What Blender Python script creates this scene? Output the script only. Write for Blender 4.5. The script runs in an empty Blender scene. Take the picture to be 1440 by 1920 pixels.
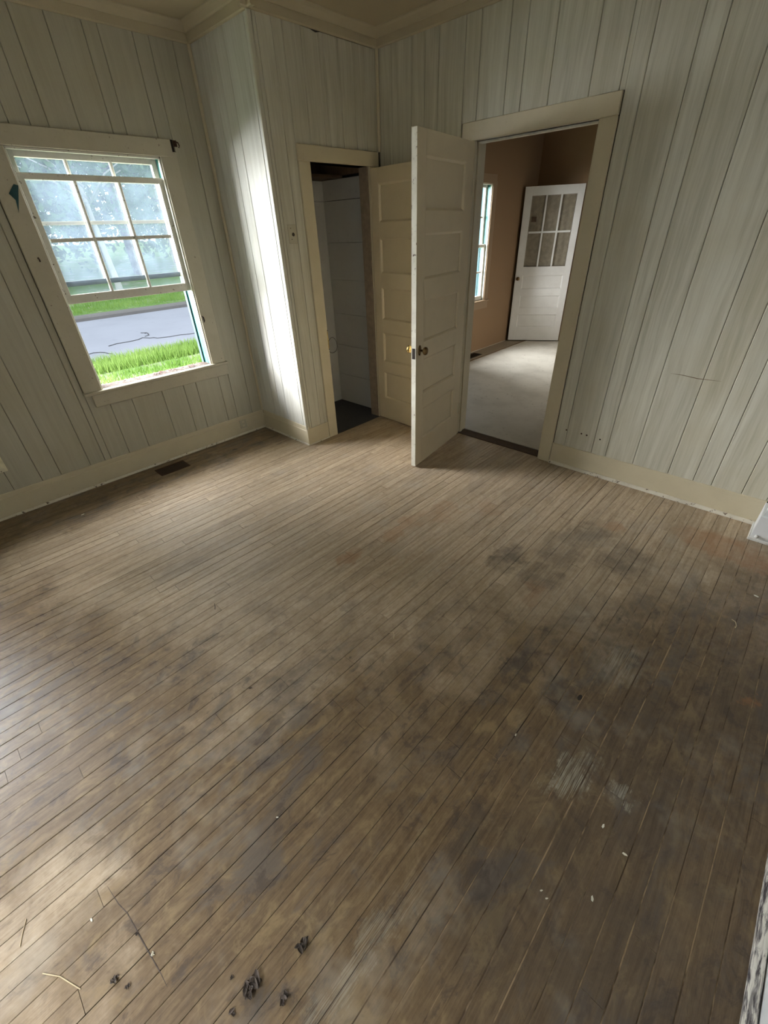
import bpy, bmesh, math, random
from mathutils import Matrix, Vector
random.seed(7)
S = bpy.context.scene
COL = S.collection
rnd = random.Random(11)

# ------------------------------------------------------------------ camera
cam_data = bpy.data.cameras.new('camera')
cam = bpy.data.objects.new('camera', cam_data)
COL.objects.link(cam)
cam_data.sensor_fit = 'HORIZONTAL'
cam_data.sensor_width = 36.0
cam_data.lens = 794.8343 / 1440 * 36.0
cam_data.clip_start = 0.02
cam.rotation_mode = 'XYZ'
cam.rotation_euler = (0.9833, 0.0350, 0.7566)
cam.location = (3.6219, -0.8895, 1.5839)
S.camera = cam

# ------------------------------------------------------------------ world (overcast sky)
W = bpy.data.worlds.new('overcast_sky')
S.world = W
W.use_nodes = True
nt = W.node_tree
nt.nodes.clear()
wo = nt.nodes.new('ShaderNodeOutputWorld')
wb = nt.nodes.new('ShaderNodeBackground')
wb.inputs['Strength'].default_value = 2.3
tc = nt.nodes.new('ShaderNodeTexCoord')
sp = nt.nodes.new('ShaderNodeSeparateXYZ')
rp = nt.nodes.new('ShaderNodeValToRGB')
rp.color_ramp.elements[0].position = 0.0
rp.color_ramp.elements[0].color = (0.62, 0.74, 0.88, 1)
rp.color_ramp.elements[1].position = 0.9
rp.color_ramp.elements[1].color = (0.86, 0.93, 1.0, 1)
nt.links.new(tc.outputs['Generated'], sp.inputs[0])
nt.links.new(sp.outputs['Z'], rp.inputs[0])
nt.links.new(rp.outputs[0], wb.inputs[0])
nt.links.new(wb.outputs[0], wo.inputs[0])

# ------------------------------------------------------------------ area panels outside the windows, added in place of daylight
def daylight(name, loc, target, sx, sy, power, color):
    L = bpy.data.lights.new(name, 'AREA')
    L.shape = 'RECTANGLE'
    L.size = sx
    L.size_y = sy
    L.energy = power
    L.color = color
    o = bpy.data.objects.new(name, L)
    COL.objects.link(o)
    o.location = loc
    o.rotation_mode = 'QUATERNION'
    o.rotation_quaternion = (Vector(target) - Vector(loc)).to_track_quat('-Z', 'Y')
    return o
SKY = (0.94, 0.955, 1.0)
WARM = (1.0, 0.93, 0.82)
daylight('daylight_left', (-3.6, -2.5, 2.5), (0, 0.35, 1.0), 3.6, 3.4, 3200, SKY)
daylight('added_light_left_near', (-4.6, -5.4, 2.0), (0, -2.1, 1.4), 3.4, 1.8, 330, SKY)  # added panel behind the unseen window farther along the left wall
daylight('daylight_left_high', (-2.6, 0.9, 4.6), (0, 0.35, 1.2), 3.0, 2.0, 450, (1.0, 0.96, 0.90))
daylight('added_light_back', (2.7, -4.0, 4.2), (2.85, -2.6, 1.2), 2.2, 1.6, 1400, (0.94, 0.96, 1.0))  # added panel behind the unseen back window
daylight('daylight_far_room', (-2.2, 3.6, 3.6), (0, 4.6, 1.2), 2.6, 2.2, 1250, SKY)
daylight('added_light_far_right', (6.4, 5.0, 2.6), (4.1, 4.7, 1.2), 2.4, 2.2, 500, WARM)  # added panel behind the unseen window, brightens the next room's floor

# ------------------------------------------------------------------ exposure
S.view_settings.view_transform = 'Standard'
S.view_settings.look = 'None'
S.view_settings.gamma = 1.0
S.view_settings.use_curve_mapping = False
S.view_settings.exposure = 0.0
S.render.film_transparent = False
try:
    S.cycles.use_denoising = True
    S.cycles.max_bounces = 12
    S.cycles.diffuse_bounces = 8
    S.cycles.transparent_max_bounces = 12
    S.cycles.sample_clamp_indirect = 6.0
except Exception:
    pass

# ------------------------------------------------------------------ material helpers
class NB:
    """small node builder"""
    def __init__(self, name):
        self.m = bpy.data.materials.new(name)
        self.m.use_nodes = True
        self.t = self.m.node_tree
        self.t.nodes.clear()
        self.out = self.t.nodes.new('ShaderNodeOutputMaterial')
        self.b = self.t.nodes.new('ShaderNodeBsdfPrincipled')
        self.t.links.new(self.b.outputs[0], self.out.inputs[0])
        self._pos = None
        self._rand = None
    def n(self, typ, **kw):
        x = self.t.nodes.new(typ)
        for k, v in kw.items():
            setattr(x, k, v)
        return x
    def lk(self, a, b):
        if isinstance(a, (int, float)):
            b.default_value = a
        elif isinstance(a, tuple):
            b.default_value = a if len(a) == len(b.default_value) else a + (1,)
        else:
            self.t.links.new(a, b)
    def pos(self):
        if self._pos is None:
            self._pos = self.n('ShaderNodeNewGeometry').outputs['Position']
        return self._pos
    def xyz(self):
        s = self.n('ShaderNodeSeparateXYZ')
        self.lk(self.pos(), s.inputs[0])
        return s.outputs
    def rand(self):
        if self._rand is None:
            self._rand = self.n('ShaderNodeObjectInfo').outputs['Random']
        return self._rand
    def math(self, op, a, b=None, c=None, clamp=False):
        x = self.n('ShaderNodeMath', operation=op)
        x.use_clamp = clamp
        self.lk(a, x.inputs[0])
        if b is not None: self.lk(b, x.inputs[1])
        if c is not None: self.lk(c, x.inputs[2])
        return x.outputs[0]
    def vmath(self, op, a, b):
        x = self.n('ShaderNodeVectorMath', operation=op)
        self.lk(a, x.inputs[0]); self.lk(b, x.inputs[1])
        return x.outputs[0]
    def comb(self, x, y, z):
        c = self.n('ShaderNodeCombineXYZ')
        self.lk(x, c.inputs[0]); self.lk(y, c.inputs[1]); self.lk(z, c.inputs[2])
        return c.outputs[0]
    def noise(self, vec, scale, detail=3.0, rough=0.55, dist=0.0):
        x = self.n('ShaderNodeTexNoise')
        self.lk(vec, x.inputs['Vector'])
        x.inputs['Scale'].default_value = scale
        x.inputs['Detail'].default_value = detail
        x.inputs['Roughness'].default_value = rough
        x.inputs['Distortion'].default_value = dist
        return x.outputs['Fac']
    def step(self, v, lo, hi, a=0.0, b=1.0):
        x = self.n('ShaderNodeMapRange', interpolation_type='SMOOTHSTEP')
        self.lk(v, x.inputs[0])
        x.inputs[1].default_value = lo; x.inputs[2].default_value = hi
        x.inputs[3].default_value = a; x.inputs[4].default_value = b
        return x.outputs[0]
    def mix(self, f, a, b, blend='MIX'):
        x = self.n('ShaderNodeMix', data_type='RGBA', blend_type=blend)
        self.lk(f, x.inputs[0]); self.lk(a, x.inputs[6]); self.lk(b, x.inputs[7])
        return x.outputs[2]
    def ramp(self, v, stops):
        r = self.n('ShaderNodeValToRGB')
        e = r.color_ramp.elements
        while len(e) < len(stops): e.new(0.5)
        for i, (p, c) in enumerate(stops):
            e[i].position = p; e[i].color = c + (1,) if len(c) == 3 else c
        self.lk(v, r.inputs[0])
        return r.outputs[0]
    def bump(self, h, strength, dist=0.002):
        x = self.n('ShaderNodeBump')
        x.inputs['Strength'].default_value = strength
        x.inputs['Distance'].default_value = dist
        self.lk(h, x.inputs['Height'])
        self.lk(x.outputs[0], self.b.inputs['Normal'])
    def done(self, color, rough, metal=0.0, spec=None):
        self.lk(color, self.b.inputs['Base Color'])
        self.lk(rough, self.b.inputs['Roughness'])
        self.lk(metal, self.b.inputs['Metallic'])
        if spec is not None: self.b.inputs['Specular IOR Level'].default_value = spec
        return self.m

def mat_painted(name, col, rough=0.5, dirt=0.25, dirt_col=(0.22, 0.17, 0.10), scale=9, chips=0.0, chip_col=(0.12, 0.08, 0.05)):
    k = NB(name)
    off = k.vmath('ADD', k.pos(), k.comb(k.math('MULTIPLY', k.rand(), 7.0), 0.0, 0.0))
    n1 = k.noise(off, scale, 4)
    n2 = k.noise(off, scale * 8, 3)
    c = k.mix(k.step(n1, 0.35, 0.8, 0, dirt), col, tuple(a * 0.62 + b * 0.38 for a, b in zip(col, dirt_col)))
    c = k.mix(k.step(n2, 0.62, 0.78, 0, dirt * 0.8), c, dirt_col)
    if chips:
        c = k.mix(k.step(k.noise(off, 34, 4, 0.7), 0.66 - chips * 0.1, 0.68 - chips * 0.1), c, chip_col)
    k.bump(k.math('ADD', n2, n1), 0.12, 0.002)
    return k.done(c, rough)

def mat_plank(name, light, mid, dark, along='Z'):
    """white-washed wood-grain panelling"""
    k = NB(name)
    X, Y, Z = k.xyz()
    r = k.math('MULTIPLY', k.rand(), 37.0)
    u = k.math('ADD', k.math('ADD', X, Y), r)
    wob = k.math('MULTIPLY', k.noise(k.comb(u, 0.0, Z), 2.2, 2), 0.05)
    v = k.comb(k.math('MULTIPLY', k.math('ADD', u, wob), 26.0), r, k.math('MULTIPLY', Z, 1.1))
    g1 = k.noise(v, 1.0, 5, 0.62, 0.6)
    v2 = k.comb(k.math('MULTIPLY', u, 190.0), r, k.math('MULTIPLY', Z, 5.0))
    g2 = k.noise(v2, 1.0, 3, 0.6)
    g = k.math('ADD', k.math('MULTIPLY', g1, 0.72), k.math('MULTIPLY', g2, 0.28))
    c = k.ramp(g, [(0.22, dark), (0.44, mid), (0.60, light), (0.8, tuple(min(1, a * 1.06) for a in light))])
    # yellowing and grime with its own shape
    b = k.noise(k.comb(k.math('MULTIPLY', u, 1.0), r, Z), 2.3, 4)
    c = k.mix(k.step(b, 0.45, 0.75, 0, 0.35), c, tuple(a * s for a, s in zip(mid, (0.95, 0.88, 0.72))))
    c = k.mix(k.step(k.rand(), 0.0, 1.0, 0.0, 0.16), c, mid)
    k.bump(g, 0.15, 0.0010)
    return k.done(c, 0.52)

def mat_simple(name, col, rough=0.5, metal=0.0, noise=0.15, scale=20):
    k = NB(name)
    n1 = k.noise(k.pos(), scale, 4)
    c = k.mix(k.step(n1, 0.3, 0.75, 0, 1), tuple(a * (1 - noise) for a in col), tuple(min(1, a * (1 + noise)) for a in col))
    k.bump(n1, 0.1, 0.001)
    return k.done(c, rough, metal)

# stains of the floor boards, in metres on the floor (x, y, radius x, radius y, strength)
DARK_STAINS = [(2.81, .92, .08, .14, .8), (3.03, .91, .10, .12, .6), (3.08, 1.45, .12, .14, .6), (3.31, 1.32, .14, .16, .6),
               (3.21, .30, .05, .10, .9), (3.40, .30, .07, .09, 1.1), (3.39, -.32, .05, .09, .7), (3.75, .15, .35, .45, .55),
               (3.95, .7, .16, .35, .45), (3.0, 1.2, .12, .2, .5), (3.9, -.35, .30, .35, .5), (3.6, -.35, .18, .30, .6), (3.45, .62, .10, .22, .4)]
RUST_STAINS = [(2.13, .33, .05, .10, .8), (2.16, .78, .06, .22, .6), (2.25, 1.05, .10, .12, .5), (3.67, 1.82, .22, .14, .9),
               (3.85, 1.75, .10, .10, .9), (3.98, .75, .03, .035, 1.0), (3.16, 1.62, .08, .05, .6), (2.45, 1.30, .10, .10, .35), (3.05, .75, .05, .1, .5)]
PALE_STAINS = [(3.57, .03, .05, .10, 1.0), (3.71, .08, .035, .04, .9), (3.52, .60, .07, .10, .5), (.95, -.25, .3, .35, .4), (3.35, -.8, .04, .22, .5), (2.55, .55, .05, .2, .4)]

def mat_floor(name):
    k = NB(name)
    X, Y, Z = k.xyz()
    r = k.math('MULTIPLY', k.rand(), 53.0)
    P = k.comb(X, Y, 0.0)
    # grain along the boards
    xr = k.math('ADD', X, r)
    wob = k.math('MULTIPLY', k.noise(k.comb(xr, k.math('MULTIPLY', Y, 0.8), r), 3.0, 2), 0.045)
    g1 = k.noise(k.comb(k.math('MULTIPLY', k.math('ADD', xr, wob), 62.0), k.math('MULTIPLY', Y, 2.2), r), 1.0, 5, 0.62, 0.7)
    g2 = k.noise(k.comb(k.math('MULTIPLY', xr, 330.0), k.math('MULTIPLY', Y, 9.0), r), 1.0, 3, 0.6)
    g3 = k.noise(k.comb(k.math('MULTIPLY', X, 1.0), k.math('MULTIPLY', Y, 0.6), r), 70.0, 4, 0.7)
    g = k.math('ADD', k.math('ADD', k.math('MULTIPLY', g1, 0.50), k.math('MULTIPLY', g2, 0.28)), k.math('MULTIPLY', g3, 0.22))
    worn = k.ramp(g, [(0.30, (0.15, 0.10, 0.058)), (0.43, (0.36, 0.268, 0.17)), (0.56, (0.50, 0.395, 0.275)), (0.72, (0.62, 0.515, 0.38))])
    varn = k.ramp(g, [(0.30, (0.055, 0.032, 0.014)), (0.43, (0.115, 0.072, 0.034)), (0.56, (0.17, 0.11, 0.054)), (0.72, (0.25, 0.17, 0.09))])
    # where varnish is left, with dim and lit floor zones painted in
    big = k.noise(P, 1.5, 5, 0.6, 0.4)
    fine = k.noise(P, 7.0, 5, 0.65, 0.3)
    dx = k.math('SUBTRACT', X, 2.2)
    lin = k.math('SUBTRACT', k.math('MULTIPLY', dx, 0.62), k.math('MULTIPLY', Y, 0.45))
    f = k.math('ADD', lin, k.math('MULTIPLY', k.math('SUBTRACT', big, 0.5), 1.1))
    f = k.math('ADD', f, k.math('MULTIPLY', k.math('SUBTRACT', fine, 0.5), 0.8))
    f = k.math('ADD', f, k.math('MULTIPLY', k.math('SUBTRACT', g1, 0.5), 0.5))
    f = k.math('SUBTRACT', f, k.math('MULTIPLY', k.step(k.math('ADD', Y, k.math('MULTIPLY', k.math('SUBTRACT', fine, 0.5), 0.35)), -0.95, -1.28, 0.0, 0.60), k.math('MULTIPLY', k.step(X, 3.1, 3.6, 1.0, 0.15), k.step(X, 2.25, 2.55, 0.0, 1.0))))  # pale worn patch at lower left, with the light pool there painted in
    f = k.math('ADD', f, k.math('MULTIPLY', k.step(Y, -0.45, -1.15, 0.0, 0.75), k.step(X, 2.2, 2.6, 1.0, 0.0)))  # dimness of the near left floor painted in as darker boards
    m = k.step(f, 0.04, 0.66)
    edge = k.step(k.math('ADD', X, k.math('MULTIPLY', fine, 0.25)), 0.42, 0.74, 0.97, 0.0)  # unworn varnish by the window wall, darkened to paint in the sill shadow
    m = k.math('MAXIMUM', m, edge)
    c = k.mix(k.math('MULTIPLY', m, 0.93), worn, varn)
    # every board a little different
    c = k.mix(k.step(k.rand(), 0, 1, 0.0, 0.42), c, k.mix(0.5, c, (0.10, 0.075, 0.05)))
    wx = k.math('MULTIPLY', k.math('SUBTRACT', k.noise(P, 9.0, 5, 0.7), 0.5), 0.30)
    wy = k.math('MULTIPLY', k.math('SUBTRACT', k.noise(k.comb(Y, X, 3.0), 8.0, 5, 0.7), 0.5), 0.34)
    def blobs(lst):
        acc = None
        for (bx, by, rx, ry, s) in lst:
            a = k.math('DIVIDE', k.math('SUBTRACT', k.math('ADD', X, wx), bx), rx)
            b = k.math('DIVIDE', k.math('SUBTRACT', k.math('ADD', Y, wy), by), ry)
            d = k.math('ADD', k.math('MULTIPLY', a, a), k.math('MULTIPLY', b, b))
            v = k.step(d, 0.1, 1.6, s, 0.0)
            acc = v if acc is None else k.math('MAXIMUM', acc, v)
        return acc
    dk = k.math('MULTIPLY', blobs(DARK_STAINS), k.step(fine, 0.35, 0.6, 0.35, 0.85), clamp=True)
    mo = k.noise(k.comb(X, k.math('MULTIPLY', Y, 0.55), 1.7), 15.0, 5, 0.72, 0.6)
    mo2 = k.noise(k.comb(X, k.math('MULTIPLY', Y, 0.5), 8.1), 6.0, 5, 0.7, 0.5)
    mm = k.math('ADD', k.math('MULTIPLY', m, 0.7), 0.3)
    c = k.mix(k.math('MULTIPLY', mm, k.step(mo, 0.50, 0.68, 0, 0.75)), c, (0.26, 0.185, 0.095))
    c = k.mix(k.math('MULTIPLY', mm, k.step(mo2, 0.50, 0.66, 0, 0.65)), c, (0.115, 0.098, 0.085))
    c = k.mix(k.math('MULTIPLY', mm, k.step(mo, 0.46, 0.34, 0, 0.6)), c, (0.055, 0.042, 0.034))
    c = k.mix(dk, c, k.mix(g1, (0.035, 0.03, 0.026), (0.085, 0.07, 0.058)))
    ru = k.math('MULTIPLY', blobs(RUST_STAINS), k.step(fine, 0.3, 0.6, 0.3, 0.7), clamp=True)
    c = k.mix(ru, c, (0.30, 0.145, 0.06))
    pa = k.math('MULTIPLY', blobs(PALE_STAINS), k.step(g2, 0.40, 0.62, 0.0, 0.75), clamp=True)
    c = k.mix(pa, c, (0.40, 0.38, 0.30))
    # scattered dark knots / grime specks
    sp_ = k.noise(k.comb(X, k.math('MULTIPLY', Y, 0.7), 5.0), 26.0, 3, 0.6)
    c = k.mix(k.step(sp_, 0.69, 0.77, 0, 0.6), c, (0.05, 0.036, 0.025))
    dust = k.noise(k.comb(X, Y, 9.0), 3.4, 4, 0.7)
    c = k.mix(k.step(dust, 0.52, 0.75, 0, 0.30), c, (0.40, 0.36, 0.30))
    k.bump(g, 0.45, 0.0015)
    ro = k.math('ADD', k.math('MULTIPLY', fine, 0.25), k.step(m, 0, 1, 0.40, 0.34))
    return k.done(c, ro, spec=0.42)

def mat_seam(name):
    k = NB(name)
    X, Y, Z = k.xyz()
    n = k.noise(k.comb(X, Y, 0.0), 6.0, 4)
    m = k.step(k.math('ADD', X, k.math('MULTIPLY', k.math('SUBTRACT', n, 0.5), 1.0)), 3.2, 3.5)
    n2 = k.noise(k.comb(k.math('MULTIPLY', X, 3.0), Y, 2.0), 4.5, 4, 0.7)
    pale = k.mix(k.step(n2, 0.42, 0.60), (0.09, 0.06, 0.035), (0.36, 0.26, 0.155))
    c = k.mix(m, (0.018, 0.012, 0.008), pale)
    return k.done(c, 0.9)

def mat_glass(name, haze=0.25, tint=(0.62, 0.78, 1.0)):
    k = NB(name)
    k.t.nodes.remove(k.b)
    tr = k.n('ShaderNodeBsdfTransparent'); tr.inputs[0].default_value = (0.97, 0.975, 0.97, 1)
    df = k.n('ShaderNodeBsdfTranslucent'); df.inputs[0].default_value = tint + (1,)
    d2 = k.n('ShaderNodeBsdfDiffuse'); d2.inputs[0].default_value = tuple(a * .7 for a in tint) + (1,)
    gl = k.n('ShaderNodeBsdfGlossy'); gl.inputs['Roughness'].default_value = 0.06
    a0 = k.n('ShaderNodeMixShader'); a0.inputs[0].default_value = 0.3
    k.lk(df.outputs[0], a0.inputs[1]); k.lk(d2.outputs[0], a0.inputs[2])
    a = k.n('ShaderNodeMixShader')
    nz = k.noise(k.pos(), 5.0, 4, 0.65, 0.8)
    k.lk(k.step(nz, 0.3, 0.75, haze * 0.65, haze * 1.35), a.inputs[0])
    k.lk(tr.outputs[0], a.inputs[1]); k.lk(a0.outputs[0], a.inputs[2])
    b = k.n('ShaderNodeMixShader'); b.inputs[0].default_value = 0.05
    k.lk(a.outputs[0], b.inputs[1]); k.lk(gl.outputs[0], b.inputs[2])
    k.lk(b.outputs[0], k.out.inputs[0])
    return k.m

M = {}
M['plank_left'] = mat_plank('panelling_left', (0.42, 0.395, 0.305), (0.38, 0.355, 0.27), (0.31, 0.285, 0.21))  # darker copy of the panelling, the window wall's dimness put into its colour
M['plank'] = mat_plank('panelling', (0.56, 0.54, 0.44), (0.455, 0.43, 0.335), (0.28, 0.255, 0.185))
M['plank_pale'] = mat_plank('panelling_pale', (0.56, 0.555, 0.50), (0.48, 0.47, 0.415), (0.34, 0.325, 0.27))  # paler copy of the panelling, window light on the closet side painted in
M['trim'] = mat_painted('cream_trim_paint', (0.53, 0.465, 0.32), 0.42, 0.3)
M['trim_worn'] = mat_painted('worn_cream_trim', (0.44, 0.40, 0.295), 0.5, 0.45, chips=-0.2)
M['door'] = mat_painted('cream_door_paint', (0.58, 0.49, 0.33), 0.40, 0.22)
M['edge'] = mat_painted('bare_door_edge', (0.66, 0.63, 0.52), 0.55, 0.8, chips=0.05)
M['sash'] = mat_painted('sash_paint', (0.66, 0.64, 0.56), 0.5, 0.5, chips=0.1)
M['ledge'] = mat_simple('dark_brown_ledge', (0.17, 0.125, 0.075), 0.9)
M['trim_chip'] = mat_painted('peeling_shoe_paint', (0.60, 0.55, 0.44), 0.6, 0.8, chips=0.6)
M['dark_gap'] = mat_simple('dark_void', (0.035, 0.028, 0.02), 0.95)
M['ceiling'] = mat_painted('ceiling_paint', (0.44, 0.38, 0.255), 0.8, 0.2)
M['chipped'] = mat_painted('chipped_white_paint', (0.72, 0.71, 0.66), 0.55, 0.8, chips=0.15, chip_col=(0.10, 0.085, 0.08))
def mat_streaky(name):
    k = NB(name)
    X, Y, Z = k.xyz()
    n = k.noise(k.comb(k.math('MULTIPLY', X, 110.0), k.math('MULTIPLY', Y, 14.0), k.math('MULTIPLY', Z, 110.0)), 1.0, 5, 0.65, 0.6)
    c = k.ramp(n, [(0.40, (0.05, 0.042, 0.045)), (0.48, (0.30, 0.28, 0.26)), (0.54, (0.66, 0.63, 0.55)), (0.7, (0.75, 0.73, 0.66))])
    k.bump(n, 0.6, 0.002)
    return k.done(c, 0.6)
M['streaky'] = mat_streaky('streaky_chipped_paint')
M['white_paint'] = mat_painted('white_paint', (0.74, 0.75, 0.74), 0.5, 0.25)
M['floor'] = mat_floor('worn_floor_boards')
M['seam'] = mat_seam('floor_seams')
M['glass'] = mat_glass( 'hazy_glass', 0.026)
M['glass_dirty'] = mat_glass('dirty_glass', 0.032)
M['glass_clear'] = mat_glass('door_glass', 0.01)
M['track_grey'] = mat_simple('grey_green_track', (0.20, 0.30, 0.29), 0.5)
M['teal'] = mat_simple('teal_paint', (0.03, 0.20, 0.18), 0.45)
M['rail_green'] = mat_simple('dark_green_rail', (0.03, 0.045, 0.042), 0.8)
M['teal_dark'] = mat_simple('dark_teal', (0.010, 0.055, 0.060), 0.7)
M['brown_plaster'] = mat_painted('brown_plaster', (0.235, 0.145, 0.075), 0.85, 0.3)
M['brown_trim'] = mat_painted('brown_trim_paint', (0.27, 0.185, 0.11), 0.6, 0.4)
M['lino'] = mat_painted('dusty_linoleum', (0.50, 0.47, 0.40), 0.5, 0.9, (0.16, 0.13, 0.09), 3.2)
M['far_wood'] = mat_painted('dusty_wood_border', (0.30, 0.25, 0.18), 0.6, 0.4)
M['raw_wood'] = mat_simple('raw_dark_wood', (0.075, 0.045, 0.025), 0.85)
M['jamb_dull'] = mat_simple('dull_jamb', (0.26, 0.20, 0.14), 0.7)
M['raw_wood_light'] = mat_simple('raw_brown_wood', (0.16, 0.10, 0.055), 0.85)
M['closet_board'] = mat_painted('closet_white_board', (0.55, 0.54, 0.49), 0.6, 0.35, scale=3)
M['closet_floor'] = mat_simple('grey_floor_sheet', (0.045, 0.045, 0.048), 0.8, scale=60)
M['iron'] = mat_simple('dark_iron', (0.03, 0.022, 0.018), 0.55, 0.6)
M['rust'] = mat_simple('rusty_iron', (0.06, 0.028, 0.016), 0.8, 0.3)
M['brass'] = mat_simple('polished_brass', (0.72, 0.55, 0.24), 0.22, 1.0)
M['brass_dark'] = mat_simple('tarnished_brass', (0.20, 0.13, 0.06), 0.32, 0.9)
M['plastic'] = mat_simple('cream_plastic', (0.66, 0.62, 0.45), 0.4)
M['well'] = mat_simple('dirty_sill_well', (0.13, 0.10, 0.08), 0.9, noise=.5, scale=30)
M['leaf_litter'] = mat_simple('leaf_litter', (0.16, 0.065, 0.045), 0.8, noise=0.7, scale=90)
M['leaf_dark'] = mat_simple('dead_leaf', (0.075, 0.055, 0.042), 0.7, noise=0.4, scale=60)
M['straw'] = mat_simple('straw', (0.55, 0.45, 0.28), 0.7)
M['chip_white'] = mat_simple('paint_chip', (0.75, 0.72, 0.60), 0.6)
M['curtain'] = mat_simple('taupe_curtain', (0.30, 0.25, 0.18), 0.9)
M['asphalt'] = mat_painted('pale_asphalt', (0.30, 0.31, 0.35), 0.9, 0.4, (0.13, 0.14, 0.16), 0.7)
M['kerb'] = mat_painted('concrete_kerb', (0.17, 0.16, 0.15), 0.9, 0.5, (0.08, 0.07, 0.06), 1.5)
M['crack'] = mat_simple('tar_crack', (0.07, 0.07, 0.075), 0.9)
M['bark'] = mat_simple('tree_bark', (0.16, 0.14, 0.12), 0.9, noise=0.4, scale=4)
def mat_leaves(name, a, b):
    k = NB(name)
    n = k.noise(k.pos(), 0.7, 3)
    c = k.mix(k.step(n, 0.3, 0.7), a, b)
    tl = k.n('ShaderNodeBsdfTranslucent'); k.lk(c, tl.inputs[0])
    k.done(c, 0.6)
    mx = k.n('ShaderNodeMixShader'); mx.inputs[0].default_value = 0.4
    k.lk(k.b.outputs[0], mx.inputs[1]); k.lk(tl.outputs[0], mx.inputs[2]); k.lk(mx.outputs[0], k.out.inputs[0])
    return k.m
M['leaves'] = [mat_leaves('foliage_deep', (0.07, 0.15, 0.05), (0.12, 0.24, 0.08)),
               mat_leaves('foliage_mid', (0.10, 0.20, 0.07), (0.19, 0.33, 0.12)),
               mat_leaves('foliage_pale', (0.16, 0.27, 0.10), (0.28, 0.42, 0.18))]
M['blades'] = mat_leaves('grass_blades', (0.17, 0.31, 0.05), (0.32, 0.47, 0.12))
def mat_lawn(name, bare):
    k = NB(name)
    n = k.noise(k.pos(), 1.3, 5, 0.7)
    n2 = k.noise(k.pos(), 22, 3, 0.7)
    c = k.mix(k.step(n2, 0.3, 0.7), (0.10, 0.19, 0.045), (0.22, 0.35, 0.11))
    c = k.mix(k.step(n, 0.52 - bare, 0.66 - bare), c, (0.33, 0.35, 0.24))
    k.bump(n2, 0.8, 0.03)
    return k.done(c, 0.95, spec=0.1)
M['lawn'] = mat_lawn('lawn_grass', 0.0)
M['verge'] = mat_lawn('dry_verge', 0.10)

# ------------------------------------------------------------------ mesh helpers
def tagit(o, label=None, cat=None, group=None, kind=None):
    if label: o['label'] = label
    if cat: o['category'] = cat
    if group: o['group'] = group
    if kind: o['kind'] = kind
    return o

def empty(name, loc=(0, 0, 0), rot=(0, 0, 0), parent=None):
    o = bpy.data.objects.new(name, None)
    o.empty_display_size = 0.1
    COL.objects.link(o)
    o.location = loc
    o.rotation_euler = rot
    if parent: o.parent = parent
    return o

def link(name, me, mat, parent=None, smooth=False):
    if mat is not None and not me.materials:
        me.materials.append(mat)
    if smooth:
        for p in me.polygons: p.use_smooth = True
    o = bpy.data.objects.new(name, me)
    COL.objects.link(o)
    if parent: o.parent = parent
    return o

def mesh_from(name, V, F):
    me = bpy.data.meshes.new(name)
    me.from_pydata(V, [], F)
    me.update()
    bm = bmesh.new(); bm.from_mesh(me)
    bmesh.ops.recalc_face_normals(bm, faces=bm.faces)
    bm.to_mesh(me); bm.free()
    return me

class MB:
    """collects closed shapes for ONE mesh"""
    def __init__(self):
        self.V = []; self.F = []
    def box(self, a, b):
        x0, y0, z0 = [min(p, q) for p, q in zip(a, b)]
        x1, y1, z1 = [max(p, q) for p, q in zip(a, b)]
        return self.prism([(x0, y0), (x1, y0), (x1, y1), (x0, y1)], 'z', z0, z1)
    def prism(self, poly, axis, lo, hi):
        """polygon extruded along an axis; poly in the two other axes (x,y),(y,z) or (x,z)"""
        n = len(poly); s = len(self.V)
        for h in (lo, hi):
            for (a, b) in poly:
                self.V.append({'z': (a, b, h), 'x': (h, a, b), 'y': (a, h, b)}[axis])
        self.F.append([s + i for i in range(n)][::-1])
        self.F.append([s + n + i for i in range(n)])
        for i in range(n):
            j = (i + 1) % n
            self.F.append([s + i, s + j, s + n + j, s + n + i])
        return self
    def lathe(self, prof, center, axis='z', seg=20):
        s = len(self.V); cx, cy, cz = center
        for (r, h) in prof:
            for i in range(seg):
                a = 2 * math.pi * i / seg
                p, q = r * math.cos(a), r * math.sin(a)
                self.V.append({'z': (cx + p, cy + q, cz + h), 'x': (cx + h, cy + p, cz + q), 'y': (cx + p, cy + h, cz + q)}[axis])
        for k in range(len(prof) - 1):
            for i in range(seg):
                j = (i + 1) % seg
                self.F.append([s + k * seg + i, s + k * seg + j, s + (k + 1) * seg + j, s + (k + 1) * seg + i])
        self.F.append([s + i for i in range(seg)][::-1])
        self.F.append([s + (len(prof) - 1) * seg + i for i in range(seg)])
        return self
    def tube(self, pts, r, seg=8):
        pts = [Vector(p) for p in pts]
        rr = r if isinstance(r, (list, tuple)) else [r] * len(pts)
        s = len(self.V)
        for i, p in enumerate(pts):
            t = (pts[min(i + 1, len(pts) - 1)] - pts[max(i - 1, 0)]).normalized()
            up = Vector((0, 0, 1)) if abs(t.z) < 0.9 else Vector((1, 0, 0))
            u = t.cross(up).normalized(); v = t.cross(u)
            for k in range(seg):
                a = 2 * math.pi * k / seg
                self.V.append(tuple(p + rr[i] * (math.cos(a) * u + math.sin(a) * v)))
        for i in range(len(pts) - 1):
            for k in range(seg):
                j = (k + 1) % seg
                self.F.append([s + i * seg + k, s + i * seg + j, s + (i + 1) * seg + j, s + (i + 1) * seg + k])
        self.F.append([s + k for k in range(seg)][::-1])
        self.F.append([s + (len(pts) - 1) * seg + k for k in range(seg)])
        return self
    def build(self, name, mat, parent=None, bevel=0.0, smooth=False):
        me = mesh_from(name, self.V, self.F)
        if bevel:
            bm = bmesh.new(); bm.from_mesh(me)
            bmesh.ops.bevel(bm, geom=bm.edges[:], offset=bevel, segments=1, affect='EDGES', clamp_overlap=True)
            bm.to_mesh(me); bm.free()
        return link(name, me, mat, parent, smooth)

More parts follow.
